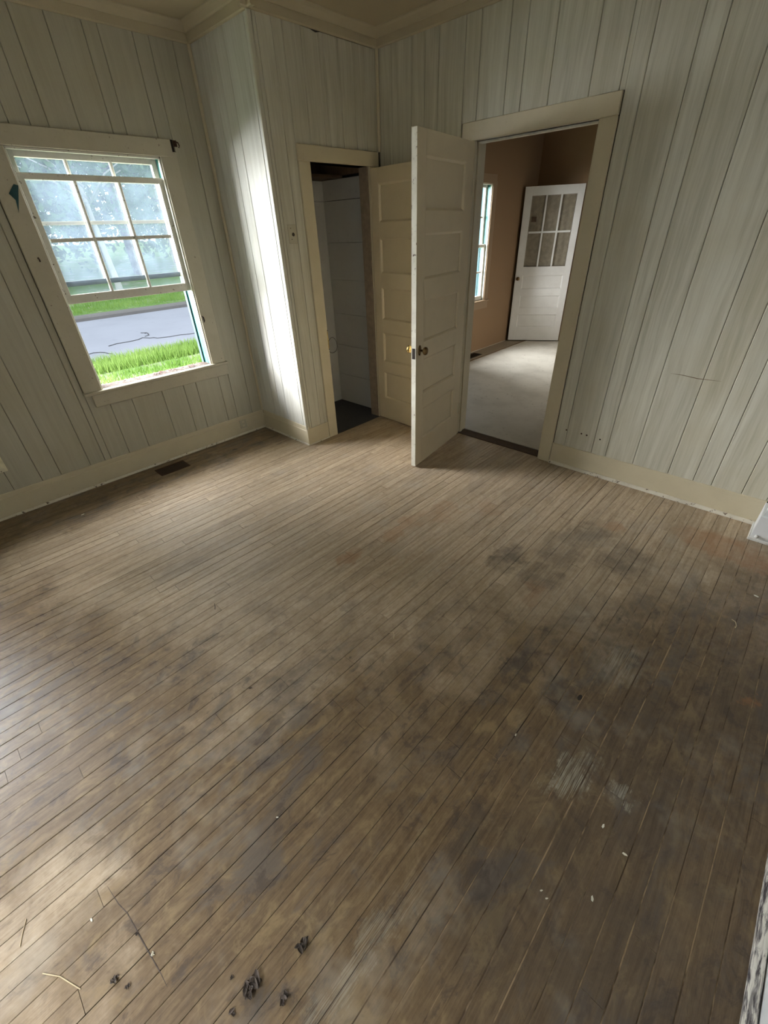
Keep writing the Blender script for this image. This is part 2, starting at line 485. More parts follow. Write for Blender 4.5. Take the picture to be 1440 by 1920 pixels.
def box(name, a, b, mat, parent=None, bevel=0.0):
    return MB().box(a, b).build(name, mat, parent, bevel)

# ------------------------------------------------------------------ room numbers (metres)
YB, XB, YD = 1.151, 0.706, 2.175          # closet block side, closet front, right wall
HC, H = 2.63, 2.72                        # crown bottom, ceiling
XE, YK = 4.10, -2.60                      # near wall, back wall
FAR = 6.17                                # far wall of the next room
YD2 = YD + 0.14
ZF2 = 0.015

def struct(name, label, cat):
    o = empty(name)
    return tagit(o, label, cat, kind='structure')

def plank(parent, face, u0, u1, z0, z1, out, mat, t=0.012):
    """one vertical board; out = '+x' (face x=f), '-y' (face y=f), '-x', '+y'"""
    g = 0.0011; c = 0.003
    a, b = u0 + g, u1 - g
    if b - a < 0.012: return
    sgn = 1 if out[0] == '+' else -1
    back, fr, ch = face - sgn * t, face, face - sgn * c
    if out[1] == 'x':
        poly = [(back, a), (ch, a), (fr, a + c), (fr, b - c), (ch, b), (back, b)]
    else:
        poly = [(a, back), (a, ch), (a + c, fr), (b - c, fr), (b, ch), (b, back)]
    MB().prism(poly, 'z', z0, z1).build('plank', mat, parent)

def planks(parent, face, joints, z0, z1, out, mat):
    for a, b in zip(joints[:-1], joints[1:]):
        plank(parent, face, a, b, z0, z1, out, mat)

def wall_core(parent, axis, a, b, u0, u1, z1, holes, mat, name='wall_core'):
    """solid wall between planes a..b along u0..u1 with rectangular holes (h0,h1,zb,zt)"""
    mb = MB()
    def bx(p, q, zl, zh):
        if q - p < 1e-4 or zh - zl < 1e-4: return
        if axis == 'x': mb.box((a, p, zl), (b, q, zh))
        else: mb.box((p, a, zl), (q, b, zh))
    cur = u0
    for (h0, h1, zb, zt) in sorted(holes):
        bx(cur, h0, -0.02, z1)
        bx(h0, h1, -0.02, zb)
        bx(h0, h1, zt, z1)
        cur = h1
    bx(cur, u1, -0.02, z1)
    return mb.build(name, mat, parent)

# ================================================================== LARGE STRUCTURE
# window openings on the left wall
W1 = (-0.094, 0.775, 0.69, 2.045)
W2 = (4.11, 4.98, 0.70, 2.02)
W5 = (-2.44, -1.70, 0.69, 2.045)
wl = struct('wall_left', 'dim cream grooved plank wall holding the half open window', 'wall')
wall_core(wl, 'x', -0.16, -0.024, YK - 0.15, YD + 0.07, H, [(W1[0] - .005, W1[1] + .005, W1[2] - .03, W1[3]), (W5[0] - .005, W5[1] + .005, W5[2] - .03, W5[3])], M['dark_gap'])
PF = -0.012
ZP = 0.172
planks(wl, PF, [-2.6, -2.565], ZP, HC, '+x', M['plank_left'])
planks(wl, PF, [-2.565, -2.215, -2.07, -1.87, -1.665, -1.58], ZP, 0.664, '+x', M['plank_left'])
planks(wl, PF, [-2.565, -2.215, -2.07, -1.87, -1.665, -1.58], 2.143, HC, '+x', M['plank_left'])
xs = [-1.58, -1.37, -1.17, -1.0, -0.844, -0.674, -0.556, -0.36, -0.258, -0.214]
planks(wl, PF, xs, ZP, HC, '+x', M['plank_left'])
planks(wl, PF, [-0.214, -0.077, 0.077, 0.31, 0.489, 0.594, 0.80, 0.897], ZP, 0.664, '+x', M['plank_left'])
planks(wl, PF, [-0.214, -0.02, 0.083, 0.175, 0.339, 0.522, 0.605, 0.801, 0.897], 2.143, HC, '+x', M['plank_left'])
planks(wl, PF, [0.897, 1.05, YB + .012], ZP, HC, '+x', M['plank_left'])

wb_ = struct('wall_closet_side', 'pale narrow plank side of the closet block facing the window light', 'wall')
wall_core(wb_, 'y', YB + 0.012 + .012, YB + 0.11, -0.02, XB - 0.024, H, [], M['dark_gap'])
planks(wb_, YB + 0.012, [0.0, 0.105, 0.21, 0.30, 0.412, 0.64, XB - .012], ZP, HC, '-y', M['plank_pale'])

wc = struct('wall_closet_front', 'grooved plank closet front with the open closet doorway', 'wall')
C0, C1, CZ = 1.484, 2.050, 1.989
wall_core(wc, 'x', XB - 0.11, XB - 0.024, YB + 0.024, YD + 0.03, H, [(C0 - .004, C1 + .004, -0.02, CZ)], M['dark_gap'])
planks(wc, XB - .012, [YB + .0, 1.182, 1.207, 1.312, 1.390], 0.150, HC, '+x', M['plank'])
planks(wc, XB - .012, [1.390, 1.523, 1.66, 1.70, 1.825, 1.955, 2.06, YD + .012], 2.078, HC, '+x', M['plank'])
plank(wc, XB - .012, C1 + .1085, YD + .012, 0, 2.078, '+x', M['plank'])

wd = struct('wall_right', 'long pale grooved plank wall right of the open doorway', 'wall')
D0, D1, DZ = 1.562, 2.358, 2.045
wall_core(wd, 'y', YD + 0.024, YD2 - .01, -0.02, XE + 0.15, H, [(D0 - .004, D1 + .004, -0.02, DZ)], M['dark_gap'])
planks(wd, YD + .012, [XB - .012, 0.83, 1.017, 1.13, 1.245, 1.445], 0.165, HC, '-y', M['plank'])
planks(wd, YD + .012, [1.445, 1.555, 1.751, 1.859, 2.035, 2.269, 2.429, 2.462], 2.143, HC, '-y', M['plank'])
planks(wd, YD + .012, [2.457, 2.543, 2.745, 2.845, 3.03, 3.25, 3.396, 3.495, 3.652, 3.775, 3.86, XE], 0.165, HC, '-y', M['plank'])
# plaster face of the same wall in the next room
fr_ = struct('wall_far_near_side', 'brown plaster back of the doorway wall seen only in the next room', 'wall')
wall_core(fr_, 'y', YD2 - .01, YD2, 0, XE, H, [(D0 - .004, D1 + .004, -0.02, DZ)], M['brown_plaster'])

we = struct('wall_near_right', 'smooth pale painted wall at the lower right edge', 'wall')
box('wall_face', (XE + 0.012, YK, 0), (XE + 0.15, YD + .03, H), M['white_paint'], we)
wk = struct('wall_back', 'plain panelled back wall with one added window', 'wall')
W3 = (2.45, 3.30, 0.50, 2.10)
wall_core(wk, 'y', YK - 0.14, YK, -0.1, XE + .1, H, [W3], M['plank'].copy(), 'wall_face')

fl = struct('wall_next_room_left', 'brown plaster wall of the next room with its narrow bright window', 'wall')
wall_core(fl, 'x', -0.16, 0.0, YD + 0.07, FAR + .1, H, [(W2[0] - .005, W2[1] + .005, W2[2] - .03, W2[3])], M['brown_plaster'], 'plaster')
ff = struct('wall_next_room_far', 'dark brown plaster wall behind the white glazed door', 'wall')
box('plaster', (-0.1, FAR, -.02), (XE + .1, FAR + .12, H), M['brown_plaster'], ff)
fr = struct('wall_next_room_right', 'brown plaster wall of the next room out of sight on the right', 'wall')
W4 = (4.2, 5.3, 0.7, 2.05)
wall_core(fr, 'x', XE, XE + 0.12, YD2, FAR, H, [W4], M['brown_plaster'], 'plaster')

ce = box('ceiling', (-0.16, YK - .14, H), (XE + 0.15, FAR + .12, H + 0.1), M['ceiling'])
tagit(ce, 'flat dull beige painted ceiling above the crown moulding', 'ceiling', kind='structure')

# ---- floor: seam bed + every board a part
flo = struct('floor', 'worn strip wood floor, pale by the window and dark stained at right', 'floor')
MB().box((-0.02, YK, -0.06), (3.3, YD + .14, -0.0045)).box((3.3, YK, -0.06), (XE + .02, YD + .14, -0.0012)).build('subfloor', M['seam'], flo)
PITCH = 0.0615
ends_fixed = {0: [-0.335, .32 + .9], 1: [.32, -1.9], 2: [-0.335, 1.5], 6: [-0.331, 1.1], -1: [-1.2, .95]}
fx = 2.736
k0 = int(math.floor((0 - fx) / PITCH)); k1 = int(math.ceil((XE - fx) / PITCH))
left_ends = {}
for i, (px, py) in enumerate([(0.60, -0.33), (0.665, -0.31), (0.735, -0.27), (0.92, -0.20), (1.35, 0.75), (1.41, 0.6), (1.60, 1.2), (0.49, 0.3)]):
    left_ends[int(math.floor((px - fx) / PITCH))] = py
board_cache = {}
def board_mesh(L, w):
    key = (round(L, 4), round(w, 4), rnd.random())
    if key not in board_cache:
        c = rnd.choice((.0003, .0006, .0006, .0012)); h = w / 2 + rnd.choice((.0004, .0002, 0, -.0006))
        poly = [(-h, -0.006), (-h, -c), (-h + c, 0), (h - c, 0), (h, -c), (h, -0.006)]
        mb = MB()
        n = len(poly)
        mb.prism(poly, 'y', 0.0006, L - 0.0006)
        me = mesh_from('floor_board', mb.V, mb.F)
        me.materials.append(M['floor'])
        board_cache[key] = me
    return board_cache[key]
nb = 0
for kk in range(k0, k1 + 1):
    x0 = fx + kk * PITCH; x1 = x0 + PITCH
    x0 = max(x0, 0.0); x1 = min(x1, XE)
    if x1 - x0 < 0.01: continue
    xm = (x0 + x1) / 2
    top = YD - 0.002 if xm > XB else YB - 0.002
    if D0 - .01 < xm < D1 + .01: top = YD + 0.03
    lo = YK + 0.002
    ends = set()
    if kk in ends_fixed: ends.update(ends_fixed[kk])
    if kk in left_ends: ends.add(left_ends[kk])
    y = lo + rnd.uniform(0.4, 1.6)
    while y < top - 0.35:
        if all(abs(y - e) > 0.5 for e in ends): ends.add(round(y, 2))
        y += rnd.uniform(1.2, 2.1)
    ys = [lo] + sorted(e for e in ends if lo + .1 < e < top - .1) + [top]
    for a, b in zip(ys[:-1], ys[1:]):
        w = x1 - x0 - (rnd.choice((.0018, .0026, .0032)) if xm > 3.3 else rnd.choice((.0014, .0022, .0010)))
        L = round(b - a, 2) - 0.0
        o = link('floor_board', board_mesh(b - a, w), None, flo)
        o.location = (xm, a, rnd.uniform(-0.0005, 0.0004))
        nb += 1
print('floor boards', nb)

# threshold of the doorway and floor of the next room
f2 = struct('floor_next_room', 'dusty grey linoleum floor of the next room', 'floor')
box('linoleum', (0.27, YD2 - .01, -.04), (XE, FAR, ZF2), M['lino'], f2)
box('wood_border', (-.02, YD2 - .01, -.04), (0.27, FAR, ZF2 - .004), M['far_wood'], f2)
box('edge_strip', (0.262, YD2, ZF2 - .006), (0.285, FAR, ZF2 + .003), M['raw_wood_light'], f2)
th = box('threshold', (D0 - .004, YD + .03, -.02), (D1 + .004, YD2 - .005, 0.008), M['raw_wood'], None, 0.003)  # dark tone paints in the shadow of the doorway
tagit(th, 'worn wooden threshold in the open doorway, its shade painted dark', 'threshold', kind='structure')
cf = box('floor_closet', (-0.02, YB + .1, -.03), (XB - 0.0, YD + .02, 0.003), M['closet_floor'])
tagit(cf, 'dark grey sheet floor inside the closet', 'floor', kind='structure')

# ---- baseboards
def base_run(name, label, axis, face, u0, u1, out, z_main, z_cap, mat, shoe=0.014, zlo=0.012):
    """main board, thinner cap board, rounded shoe; out = direction sign toward the room"""
    s = out
    p = struct(name, label, 'baseboard')
    def sec(poly): return [(face + s * a, b) for a, b in poly]
    ax = 'y' if axis == 'x' else 'x'
    def run(nm, poly):
        mb = MB()
        if axis == 'x': mb.prism(sec(poly), 'y', u0, u1)      # poly (x,z)
        else: mb.prism(sec(poly), 'x', u0, u1)                # poly (y,z)
        return mb.build(nm, mat, p)
    run('board', [(-.022, 0), (-.004, 0), (-.004, z_main - .003), (-.007, z_main), (-.022, z_main)])
    if z_cap > z_main:
        run('cap', [(-.022, z_main), (-.009, z_main), (-.009, z_cap - .004), (-.012, z_cap), (-.022, z_cap)])
    if shoe:
        r = shoe
        arc = [(-.004, 0.0)] + [(-.004 + r * math.cos(a), r * 1.3 * math.sin(a)) for a in [i * math.pi / 10 for i in range(0, 6)]] 
        mb_ = run('shoe', arc); mb_.data.materials.clear(); mb_.data.materials.append(M['trim_chip'])
    return p
base_run('baseboard_left', 'wide cream baseboard under the window wall', 'x', 0.0, YK, YB + .014, 1, 0.138, ZP, M['trim'], .012)
base_run('baseboard_closet_side', 'cream baseboard along the pale side of the closet block', 'y', YB, 0.004, XB, -1, 0.132, ZP, M['trim'], .010)
base_run('baseboard_closet_front', 'short cream plinth under the closet front planks', 'x', XB, YB - .0, C0 - .098, 1, 0.15, 0.15, M['trim'], .008)
base_run('baseboard_right', 'cream baseboard with broken shoe along the right wall', 'y', YD, 2.457, 3.78, -1, 0.165, 0.165, M['trim'], .016)
base_run('baseboard_right_corner', 'hidden cream baseboard behind the open closet door', 'y', YD, XB, 1.45, -1, 0.165, 0.165, M['trim'], .012)
base_run('baseboard_near_right', 'chipped white baseboard at the lower right edge', 'x', XE, YK, 1.97, -1, 0.19, 0.19, M['white_paint'], .0)
sh = MB().prism([(XE - .0, 0), (XE - .022, 0), (XE - .021, .010), (XE - .016, .018), (XE - .006, .026), (XE, .028)], 'y', YK, 1.97).build('trim_shoe', M['streaky'])
tagit(sh, 'chipped black and white shoe strip at the lower right edge', 'trim', kind='structure')
base_run('baseboard_next_room', 'pale dusty baseboard below the next room window', 'x', 0.0, YD2, FAR, 1, 0.15, 0.15, M['trim'], .012)

# ---- crown moulding
def crown(name, label, axis, face, u0, u1, s):
    p = struct(name, label, 'moulding')
    for nm, poly in (('lower_board', [(-.02, HC), (.000, HC), (.007, HC + .006), (.007, HC + .045), (-.02, HC + .045)]),
                     ('upper_mould', [(-.02, HC + .045), (.016, HC + .045), (.022, HC + .052), (.034, H - .016), (.046, H - .006), (.046, H), (-.02, H)])):
        q = [(face + s * a, b) for a, b in poly]
        MB().prism(q, 'y' if axis == 'x' else 'x', u0, u1).build(nm, M['ceiling'], p)
crown('trim_crown_left', 'two step crown moulding above the window wall', 'x', 0, YK, YB, 1)
crown('trim_crown_closet_side', 'two step crown moulding above the closet block side', 'y', YB, 0, XB + .046, -1)
crown('trim_crown_closet_front', 'two step crown moulding above the closet front', 'x', XB, YB - .046, YD, 1)
crown('trim_crown_right', 'two step crown moulding above the doorway wall', 'y', YD, XB, XE, -1)

# ---- corner beads
def bead(name, label, x, y, z0, z1, r=0.011):
    pts = [(x, y)] + []
    o = MB().lathe([(r, z0), (r, z1)], (x, y, 0), 'z', 10).build(name, M['trim'])
    tagit(o, label, 'trim', kind='structure')
bead('trim_corner_left_upper', 'thin corner bead between window wall and closet block, upper length', -.004, YB + .004, 1.335, HC, .012)
bead('trim_corner_left_lower', 'thin corner bead between window wall and closet block, lower length', -.008, YB + .008, ZP, 1.335, .012)
bead('trim_corner_right', 'thin corner bead between closet front and doorway wall', XB + .0, YD + .0, 2.08, HC, .012)

# ---- chimney breast stub at the right
ch = struct('wall_chase', 'boxed white corner projecting from the right wall', 'wall')
box('chase_face', (3.79, 2.0, 0), (XE + .02, YD + .02, H), M['white_paint'], ch)
cb = MB()
cb.prism([(3.776, 1.985), (XE, 1.985), (XE, 2.0), (3.79, 2.0), (3.79, YD), (3.776, YD)], 'z', 0, .16)
cb.build('baseboard', M['white_paint'], ch, 0.002)
MB().prism([(3.768, 1.975), (XE, 1.975), (XE, 1.986), (3.777, 1.986), (3.777, YD), (3.768, YD)], 'z', 0, .018).build('shoe', M['chipped'], ch, .003)
MB().lathe([(.004, 0), (.009, -.006), (.011, -.014), (.008, -.022), (.003, -.024)], (3.803, 1.985, .035), 'y', 10).build('stop_knob', M['chipped'], ch, 0, True)

# ================================================================== WINDOWS
def make_window(name, label, y0, y1, z0, z1, lift, casing, full=True, wallx=0.0, casemat=None):
    """double-hung six-over-six window in a wall whose room face is x = wallx"""
    p = struct(name, label, 'window')
    cm = casemat or M['trim_worn']
    fx_ = wallx
    cw = casing
    box('side_casing', (fx_ - .014, y0 - cw, z0 - .015), (fx_ + .006, y0, z1), cm, p, .003)
    box('side_casing', (fx_ - .014, y1, z0 - .015), (fx_ + .006, y1 + cw, z1 + .03), cm, p, .003)
    box('head_casing', (fx_ - .014, y0 - cw, z1 + .001), (fx_ + .009, y1 + cw * .78, z1 + .095), cm, p, .003)
    box('stool', (fx_ - .12, y0 - cw - .006, z0 - .026), (fx_ + .026, y1 + cw + .012, z0 - .004), cm, p, .004)
    box('apron', (fx_ - .0115, y0 - cw + .04, z0 - .115), (fx_ + .008, y1 + cw + .002, z0 - .026), cm, p, .003)
    box('sill_well', (fx_ - .135, y0, z0 - .004), (fx_ - .030, y1, z0 - .0025), M['well'], p)
    # jambs and outer sill
    box('jamb', (fx_ - .17, y0 - .02, z0 - .02), (fx_ - .014, y0, z1 + .02), M['sash'], p)
    box('jamb', (fx_ - .17, y1, z0 - .02), (fx_ - .014, y1 + .02, z1 + .02), M['sash'], p)
    box('head_jamb', (fx_ - .17, y0, z1), (fx_ - .014, y1, z1 + .02), M['sash'], p)
    MB().prism([(fx_ - .12, z0 - .03), (fx_ - .12, z0 - .008), (fx_ - .24, z0 - .03), (fx_ - .24, z0 - .05)], 'y', y0 - .04, y1 + .04).build('outer_sill', M['sash'], p)
    for s, yy in ((1, y0), (-1, y1)):
        box('stop', (fx_ - .026, yy, z0 - .004), (fx_ - .006, yy + s * .010, z1), M['sash'], p, .002)
        box('track', (fx_ - .074, yy, z0 - .004), (fx_ - .068, yy + s * .006, z1), M['track_grey'], p)
        box('track', (fx_ - .066, yy, z0 - .004), (fx_ - .030, yy + s * .004, z1), M['teal'], p)
        box('track', (fx_ - .112, yy, z0 - .004), (fx_ - .076, yy + s * .005, z1), M['teal'], p)
        box('track', (fx_ - .150, yy, z0 - .004), (fx_ - .116, yy + s * .016, z1), M['teal_dark'], p)
    box('head_stop', (fx_ - .03, y0, z1 - .012), (fx_ - .006, y1, z1), M['sash'], p, .002)
    def sash(nm, xc, zb, zt, glass, bottom_rail, botmat):
        e = empty(nm, parent=p)
        t = .014; st = .034
        ya, yb = y0 + .003, y1 - .003
        box('stile', (xc - t, ya, zb), (xc + t, ya + st + .012, zt), M['sash'], e, .002)
        box('stile', (xc - t, yb - st, zb), (xc + t, yb, zt), M['sash'], e, .002)
        box('top_rail', (xc - t, ya + st + .012, zt - .032), (xc + t, yb - st, zt), M['sash'], e, .002)
        box('bottom_rail', (xc - t, ya + st + .012, zb), (xc + t, yb - st, zb + bottom_rail), botmat, e, .002)
        g0, g1 = ya + st + .012, yb - st
        h0, h1 = zb + bottom_rail, zt - .032
        ms = .010
        ycs = [g0 + (g1 - g0) * k / 3 for k in (1, 2)]
        zc = (h0 + h1) / 2
        for yc in ycs:
            MB().prism([(xc - .009, yc - .004), (xc - .002, yc - ms), (xc + .005, yc - ms), (xc + .011, yc - .004), (xc + .011, yc + .004), (xc + .005, yc + ms), (xc - .002, yc + ms), (xc - .009, yc + .004)], 'z', h0, h1).build('muntin', M['sash'], e)
        ed = [g0] + ycs + [g1]
        for a, b in zip(ed[:-1], ed[1:]):
            box('muntin', (xc - .008, a + .009, zc - ms), (xc + .010, b - .009, zc + ms), M['sash'], e, .002)
            for (q0, q1) in ((h0, zc), (zc, h1)):
                # one pane of glass
                box('pane', (xc - .0015, a + .002, q0 + .001), (xc + .0015, b - .002, q1 - .001), glass, e)
        return e
    mid = z0 + (z1 - z0) * .48
    sash('upper_sash', fx_ - .092, mid, z1 - .005, M['glass_dirty'], .030, M['rail_green'] if lift else M['sash'])
    top = mid + .04 + lift
    s = sash('lower_sash', fx_ - .049, z0 + lift, top, M['glass'], .052, M['sash'])
    return p

w1 = make_window('window_1', 'large six pane window with raised lower sash and peeling cream casing', W1[0], W1[1], W1[2], W1[3], 0.553, 0.119)
# measured: lower sash from 1.243 to 1.966
w2 = make_window('window_2', 'narrow looking bright window in the next room', W2[0], W2[1], W2[2], W2[3], 0.0, 0.10, casemat=M['brown_trim'])
w5 = make_window('added_window_5', 'unseen closed window added along the left wall beyond the outlet to bring light in', W5[0], W5[1], W5[2], W5[3], 0.0, 0.119)  # unseen window, added to carry light into the room
# simple unseen windows, added only to bring light in
def light_window(name, label, axis, a, u0, u1, z0, z1):
    p = struct(name, label, 'window')
    def bx(nm, p0, p1, d0, d1, q0, q1, m):
        if axis == 'y': box(nm, (p0, a + d0, q0), (p1, a + d1, q1), m, p)
        else: box(nm, (a + d0, p0, q0), (a + d1, p1, q1), m, p)
    for (p0, p1, q0, q1) in ((u0, u0 + .05, z0, z1), (u1 - .05, u1, z0, z1), (u0 + .05, u1 - .05, z0, z0 + .06), (u0 + .05, u1 - .05, z1 - .05, z1), (u0 + .05, u1 - .05, (z0 + z1) / 2 - .02, (z0 + z1) / 2 + .02)):
        bx('sash_rail', p0, p1, .03, .07, q0, q1, M['sash'])
    bx('pane', u0 + .05, u1 - .05, .048, .051, z0 + .06, (z0 + z1) / 2 - .02, M['glass'])
    bx('pane', u0 + .05, u1 - .05, .048, .051, (z0 + z1) / 2 + .02, z1 - .05, M['glass'])
light_window('added_window_3', 'unseen window added in the back wall opposite the doorway wall to bring light in', 'y', YK - .14, *W3)
light_window('added_window_4', 'unseen window added on the hidden right side of the next room to bring light in', 'x', XE, *W4)

# ================================================================== DOORWAY TRIM
t1 = struct('trim_doorway', 'cream casing and jambs around the open doorway to the next room', 'door frame')
cy0, cy1 = YD - .004, YD + .016
box('side_casing', (D0 - .097, cy0, 0), (D0, cy1, DZ), M['trim'], t1, .003)
box('side_casing', (D1, cy0, 0), (D1 + .097, cy1, DZ), M['trim'], t1, .003)
box('head_casing', (D0 - .097, cy0 - .002, DZ), (D1 + .097, cy1, DZ + .097), M['trim'], t1, .003)
box('jamb', (D0 - .02, cy1, 0), (D0 + .0, YD2 + .004, DZ + .02), M['trim'], t1)
box('jamb', (D1 - .0, cy1, 0), (D1 + .02, YD2 + .004, DZ + .02), M['trim'], t1)
box('head_jamb', (D0, cy1, DZ), (D1, YD2 + .004, DZ + .02), M['trim'], t1)
box('door_stop', (D0, YD + .045, 0), (D0 + .011, YD + .080, DZ), M['trim'], t1, .002)
box('door_stop', (D1 - .011, YD + .045, 0), (D1, YD + .080, DZ), M['trim'], t1, .002)
box('door_stop', (D0 + .011, YD + .045, DZ - .011), (D1 - .011, YD + .080, DZ), M['chip_white'], t1, .002)

MB().prism([(2.24, DZ + .0975), (2.34, DZ + .1005), (2.43, DZ + .1000), (2.43, DZ + .0975)], 'y', YD + .0105, YD + .0118).build('gap', M['dark_gap'], t1)
t2 = struct('trim_closet', 'cream casing around the open closet', 'door frame')
box('side_casing', (XB - .016, C0 - .098, 0), (XB + .004, C0, CZ), M['trim'], t2, .003)
box('side_casing', (XB - .016, C1 + .004, 0), (XB + .002, C1 + .108, CZ), M['trim'], t2, .003)
box('head_casing', (XB - .016, C0 - .098, CZ), (XB + .005, C1 + .108, CZ + .088), M['trim'], t2, .003)
box('jamb', (XB - .112, C0 - .016, 0), (XB - .014, C0, CZ + .016), M['trim'], t2)
box('jamb', (XB - .112, C1, 0), (XB - .017, C1 + .016, CZ + .016), M['jamb_dull'], t2)
box('head_jamb', (XB - .112, C0, CZ), (XB - .014, C1, CZ + .016), M['raw_wood'], t2)

MB().prism([(1.90, CZ + .0885), (2.05, CZ + .0915), (2.155, CZ + .092), (2.155, CZ + .0885)], 'x', XB - .0118, XB - .0105).build('gap', M['dark_gap'], t2)
box('gap', (XB - .011, 2.1595, CZ - .01), (XB - .002, 2.170, CZ + .088), M['dark_gap'], t2)
MB().prism([(1.52, HC - .0005), (1.60, HC - .002), (1.64, HC - .010), (1.68, HC - .002), (2.14, HC - .002), (2.15, HC - .0005)], 'x', XB - .0118, XB - .0105).build('gap', M['dark_gap'], t2)
# ---- closet interior
cl = struct('wall_closet_inside', 'white horizontal boards and brown shelf inside the closet', 'closet')
box('back_board', (-.02, YB + .1, 0), (0.0, YD + .03, 1.81), M['closet_board'], cl)
zs = [0.0, .30, .60, .90, 1.20, 1.50, 1.81]
for a, b in zip(zs[:-1], zs[1:]):
    MB().prism([(YD - .004, a + .0008), (YD - .006, a + .003), (YD - .006, b - .003), (YD - .004, b - .0008), (YD + .022, b - .0008), (YD + .022, a + .0008)], 'x', 0.0, .505).build('wall_board', M['closet_board'], cl)
box('cleat', (0.0, YB + .1, 1.812), (.018, YD, 1.955), M['closet_board'], cl, .002)
box('cleat', (0.018, YD - .022, 1.812), (.505, YD - .004, 1.955), M['closet_board'], cl, .002)
box('shelf', (0.0, YB + .112, 1.956), (.27, YD - .002, 1.975), M['raw_wood'], cl, .001)
box('upper_lining', (-.02, YB + .1, 1.976), (0.0, YD + .02, H), M['raw_wood'], cl)
box('upper_lining', (0.0, YD - .006, 1.976), (.595, YD + .022, H), M['raw_wood_light'], cl)
box('side_lining', (0.0, YB + .1, 0), (.595, YB + .112, H), M['closet_board'], cl)
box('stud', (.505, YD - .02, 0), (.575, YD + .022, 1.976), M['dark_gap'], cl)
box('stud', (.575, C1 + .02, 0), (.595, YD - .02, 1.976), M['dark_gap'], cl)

# ================================================================== DOORS
def panel_door(p, width, th, stile_h, stile_f, panels, H_, mat, zb=0.012, glass=None, grid=(3, 2)):
    """leaf in local space: hinge at the origin, width along +X, thickness 0..-th on Y (room face at y=0)"""
    box('stile', (0, -th, zb), (stile_h, 0, H_), mat, p, .0012)
    box('stile', (width - stile_f, -th, zb), (width, 0, H_), mat, p, .0012)
    a, b = stile_h, width - stile_f
    zz = sorted(panels + ([glass] if glass else []))
    edges = [zb] + [v for q in zz for v in q] + [H_]
    for i in range(0, len(edges), 2):
        box('rail', (a, -th, edges[i]), (b, 0, edges[i + 1]), mat, p)
    def ring(x0, x1, z0, z1, d, w):
        V = []; F = []
        for (y, sg) in ((0.0, 1), (-th, -1)):
            s = len(V)
            yo, yi = y - sg * .0002, y - sg * d
            yl = y - sg * (d - .004)
            for (dd, yy) in ((0, yo), (w * .35, yo - sg * .001), (w, yl), (w, yi), (w + .001, yi)):
                V += [(x0 + dd, yy, z0 + dd), (x1 - dd, yy, z0 + dd), (x1 - dd, yy, z1 - dd), (x0 + dd, yy, z1 - dd)]
            for r in range(4):
                for i in range(4):
                    j = (i + 1) % 4
                    F.append([s + r * 4 + i, s + r * 4 + j, s + r * 4 + 4 + j, s + r * 4 + 4 + i])
            F.append([s + 16, s + 17, s + 18, s + 19])
        return mesh_from('panel', V, F)
    for (z0, z1) in panels:
        for yy in (-.0128, -th + .0118):
            box('dark_ledge', (a + .008, yy, z0 + .004), (b - .008, yy + .001 + .0035 * (1 if yy > -.02 else 0), z0 + .0115), M['ledge'], p)  # thin dark strip along the bottom of each panel
        link('panel', ring(a, b, z0, z1, .0135, .017), mat, p)
    if glass:
        z0, z1 = glass
        nx, nz = grid
        for i in range(1, nx):
            xc = a + (b - a) * i / nx
            box('muntin', (xc - .011, -th + .006, z0), (xc + .011, -.004, z1), mat, p, .002)
        for j in range(1, nz):
            zc = z0 + (z1 - z0) * j / nz
            for i in range(nx):
                box('muntin', (a + (b - a) * i / nx + .0112, -th + .006, zc - .011), (a + (b - a) * (i + 1) / nx - .0112, -.004, zc + .011), mat, p)
        for i in range(nx):
            for j in range(nz):
                box('pane', (a + (b - a) * i / nx + .012, -.020, z0 + (z1 - z0) * j / nz + .012), (a + (b - a) * (i + 1) / nx - .012, -.017, z0 + (z1 - z0) * (j + 1) / nz - .012), M['glass_clear'], p)

def knob(p, x, z, y, s, mat, rose_h=.030, facet=False, size=1.0):
    e = empty('knob', parent=p)
    mb = MB()
    V = []
    rose = MB().lathe([(.021 * size, 0), (.021 * size, .003), (.016 * size, .006), (.008, .008)], (x, y, z), 'y', 20)
    for i, (a, b, c) in enumerate(rose.V):
        rose.V[i] = (a, y + s * (b - y), z + (c - z) * (rose_h / .021))
    rose.build('rosette', mat, e, 0, True)
    kb = MB().lathe([(.008, .006), (.008, .026), (.012, .030), (.023, .036), (.027, .044), (.026, .052), (.019, .059), (.006, .062)], (x, y, z), 'y', 8 if facet else 20)
    for i, (a, b, c) in enumerate(kb.V):
        kb.V[i] = (a, y + s * (b - y), c)
    kb.build('knob_ball', mat, e, 0, not facet)

PZ = [(.207, .461), (.565, .822), (.925, 1.192), (1.304, 1.563), (1.666, 1.930)]
# open door to the next room
ang = math.atan2(1.430 - 2.155, 1.701 - 1.585)
d1 = empty('door_1', (1.585, 2.155, 0), (0, 0, ang))
tagit(d1, 'cream five panel door standing open into the room with brass knobs', 'door', kind='structure')
e_ = empty('leaf', parent=d1)
# room face (towards +x) is local +Y side
def door_children(parent): return [o for o in bpy.data.objects if o.parent == parent]
# build in local space: face at y=0 faces +Y local = world (+x) side
panel_door(d1, .738, .036, .115, .100, PZ, 2.036, M['door'])
bpy.data.objects.remove(e_)
box('edge_face', (.738, -.0355, .013), (.7392, -.0005, 2.035), M['edge'], d1)
box('latch_plate', (.7392, -.030, .835), (.7400, -.006, .905), M['iron'], d1)
knob(d1, .690, .885, 0.0, 1, M['brass_dark'], .034)
knob(d1, .690, .885, -.036, -1, M['brass'], .024, True)
for zz in (.25, 1.05, 1.80):
    hg = MB().lathe([(.0055, -.045), (.0055, .045)], (-.004, .004, zz), 'z', 10)
    hg.box((0.0, -.001, zz - .045), (.022, .0008, zz + .045))
    hg.build('hinge', M['trim'], d1)

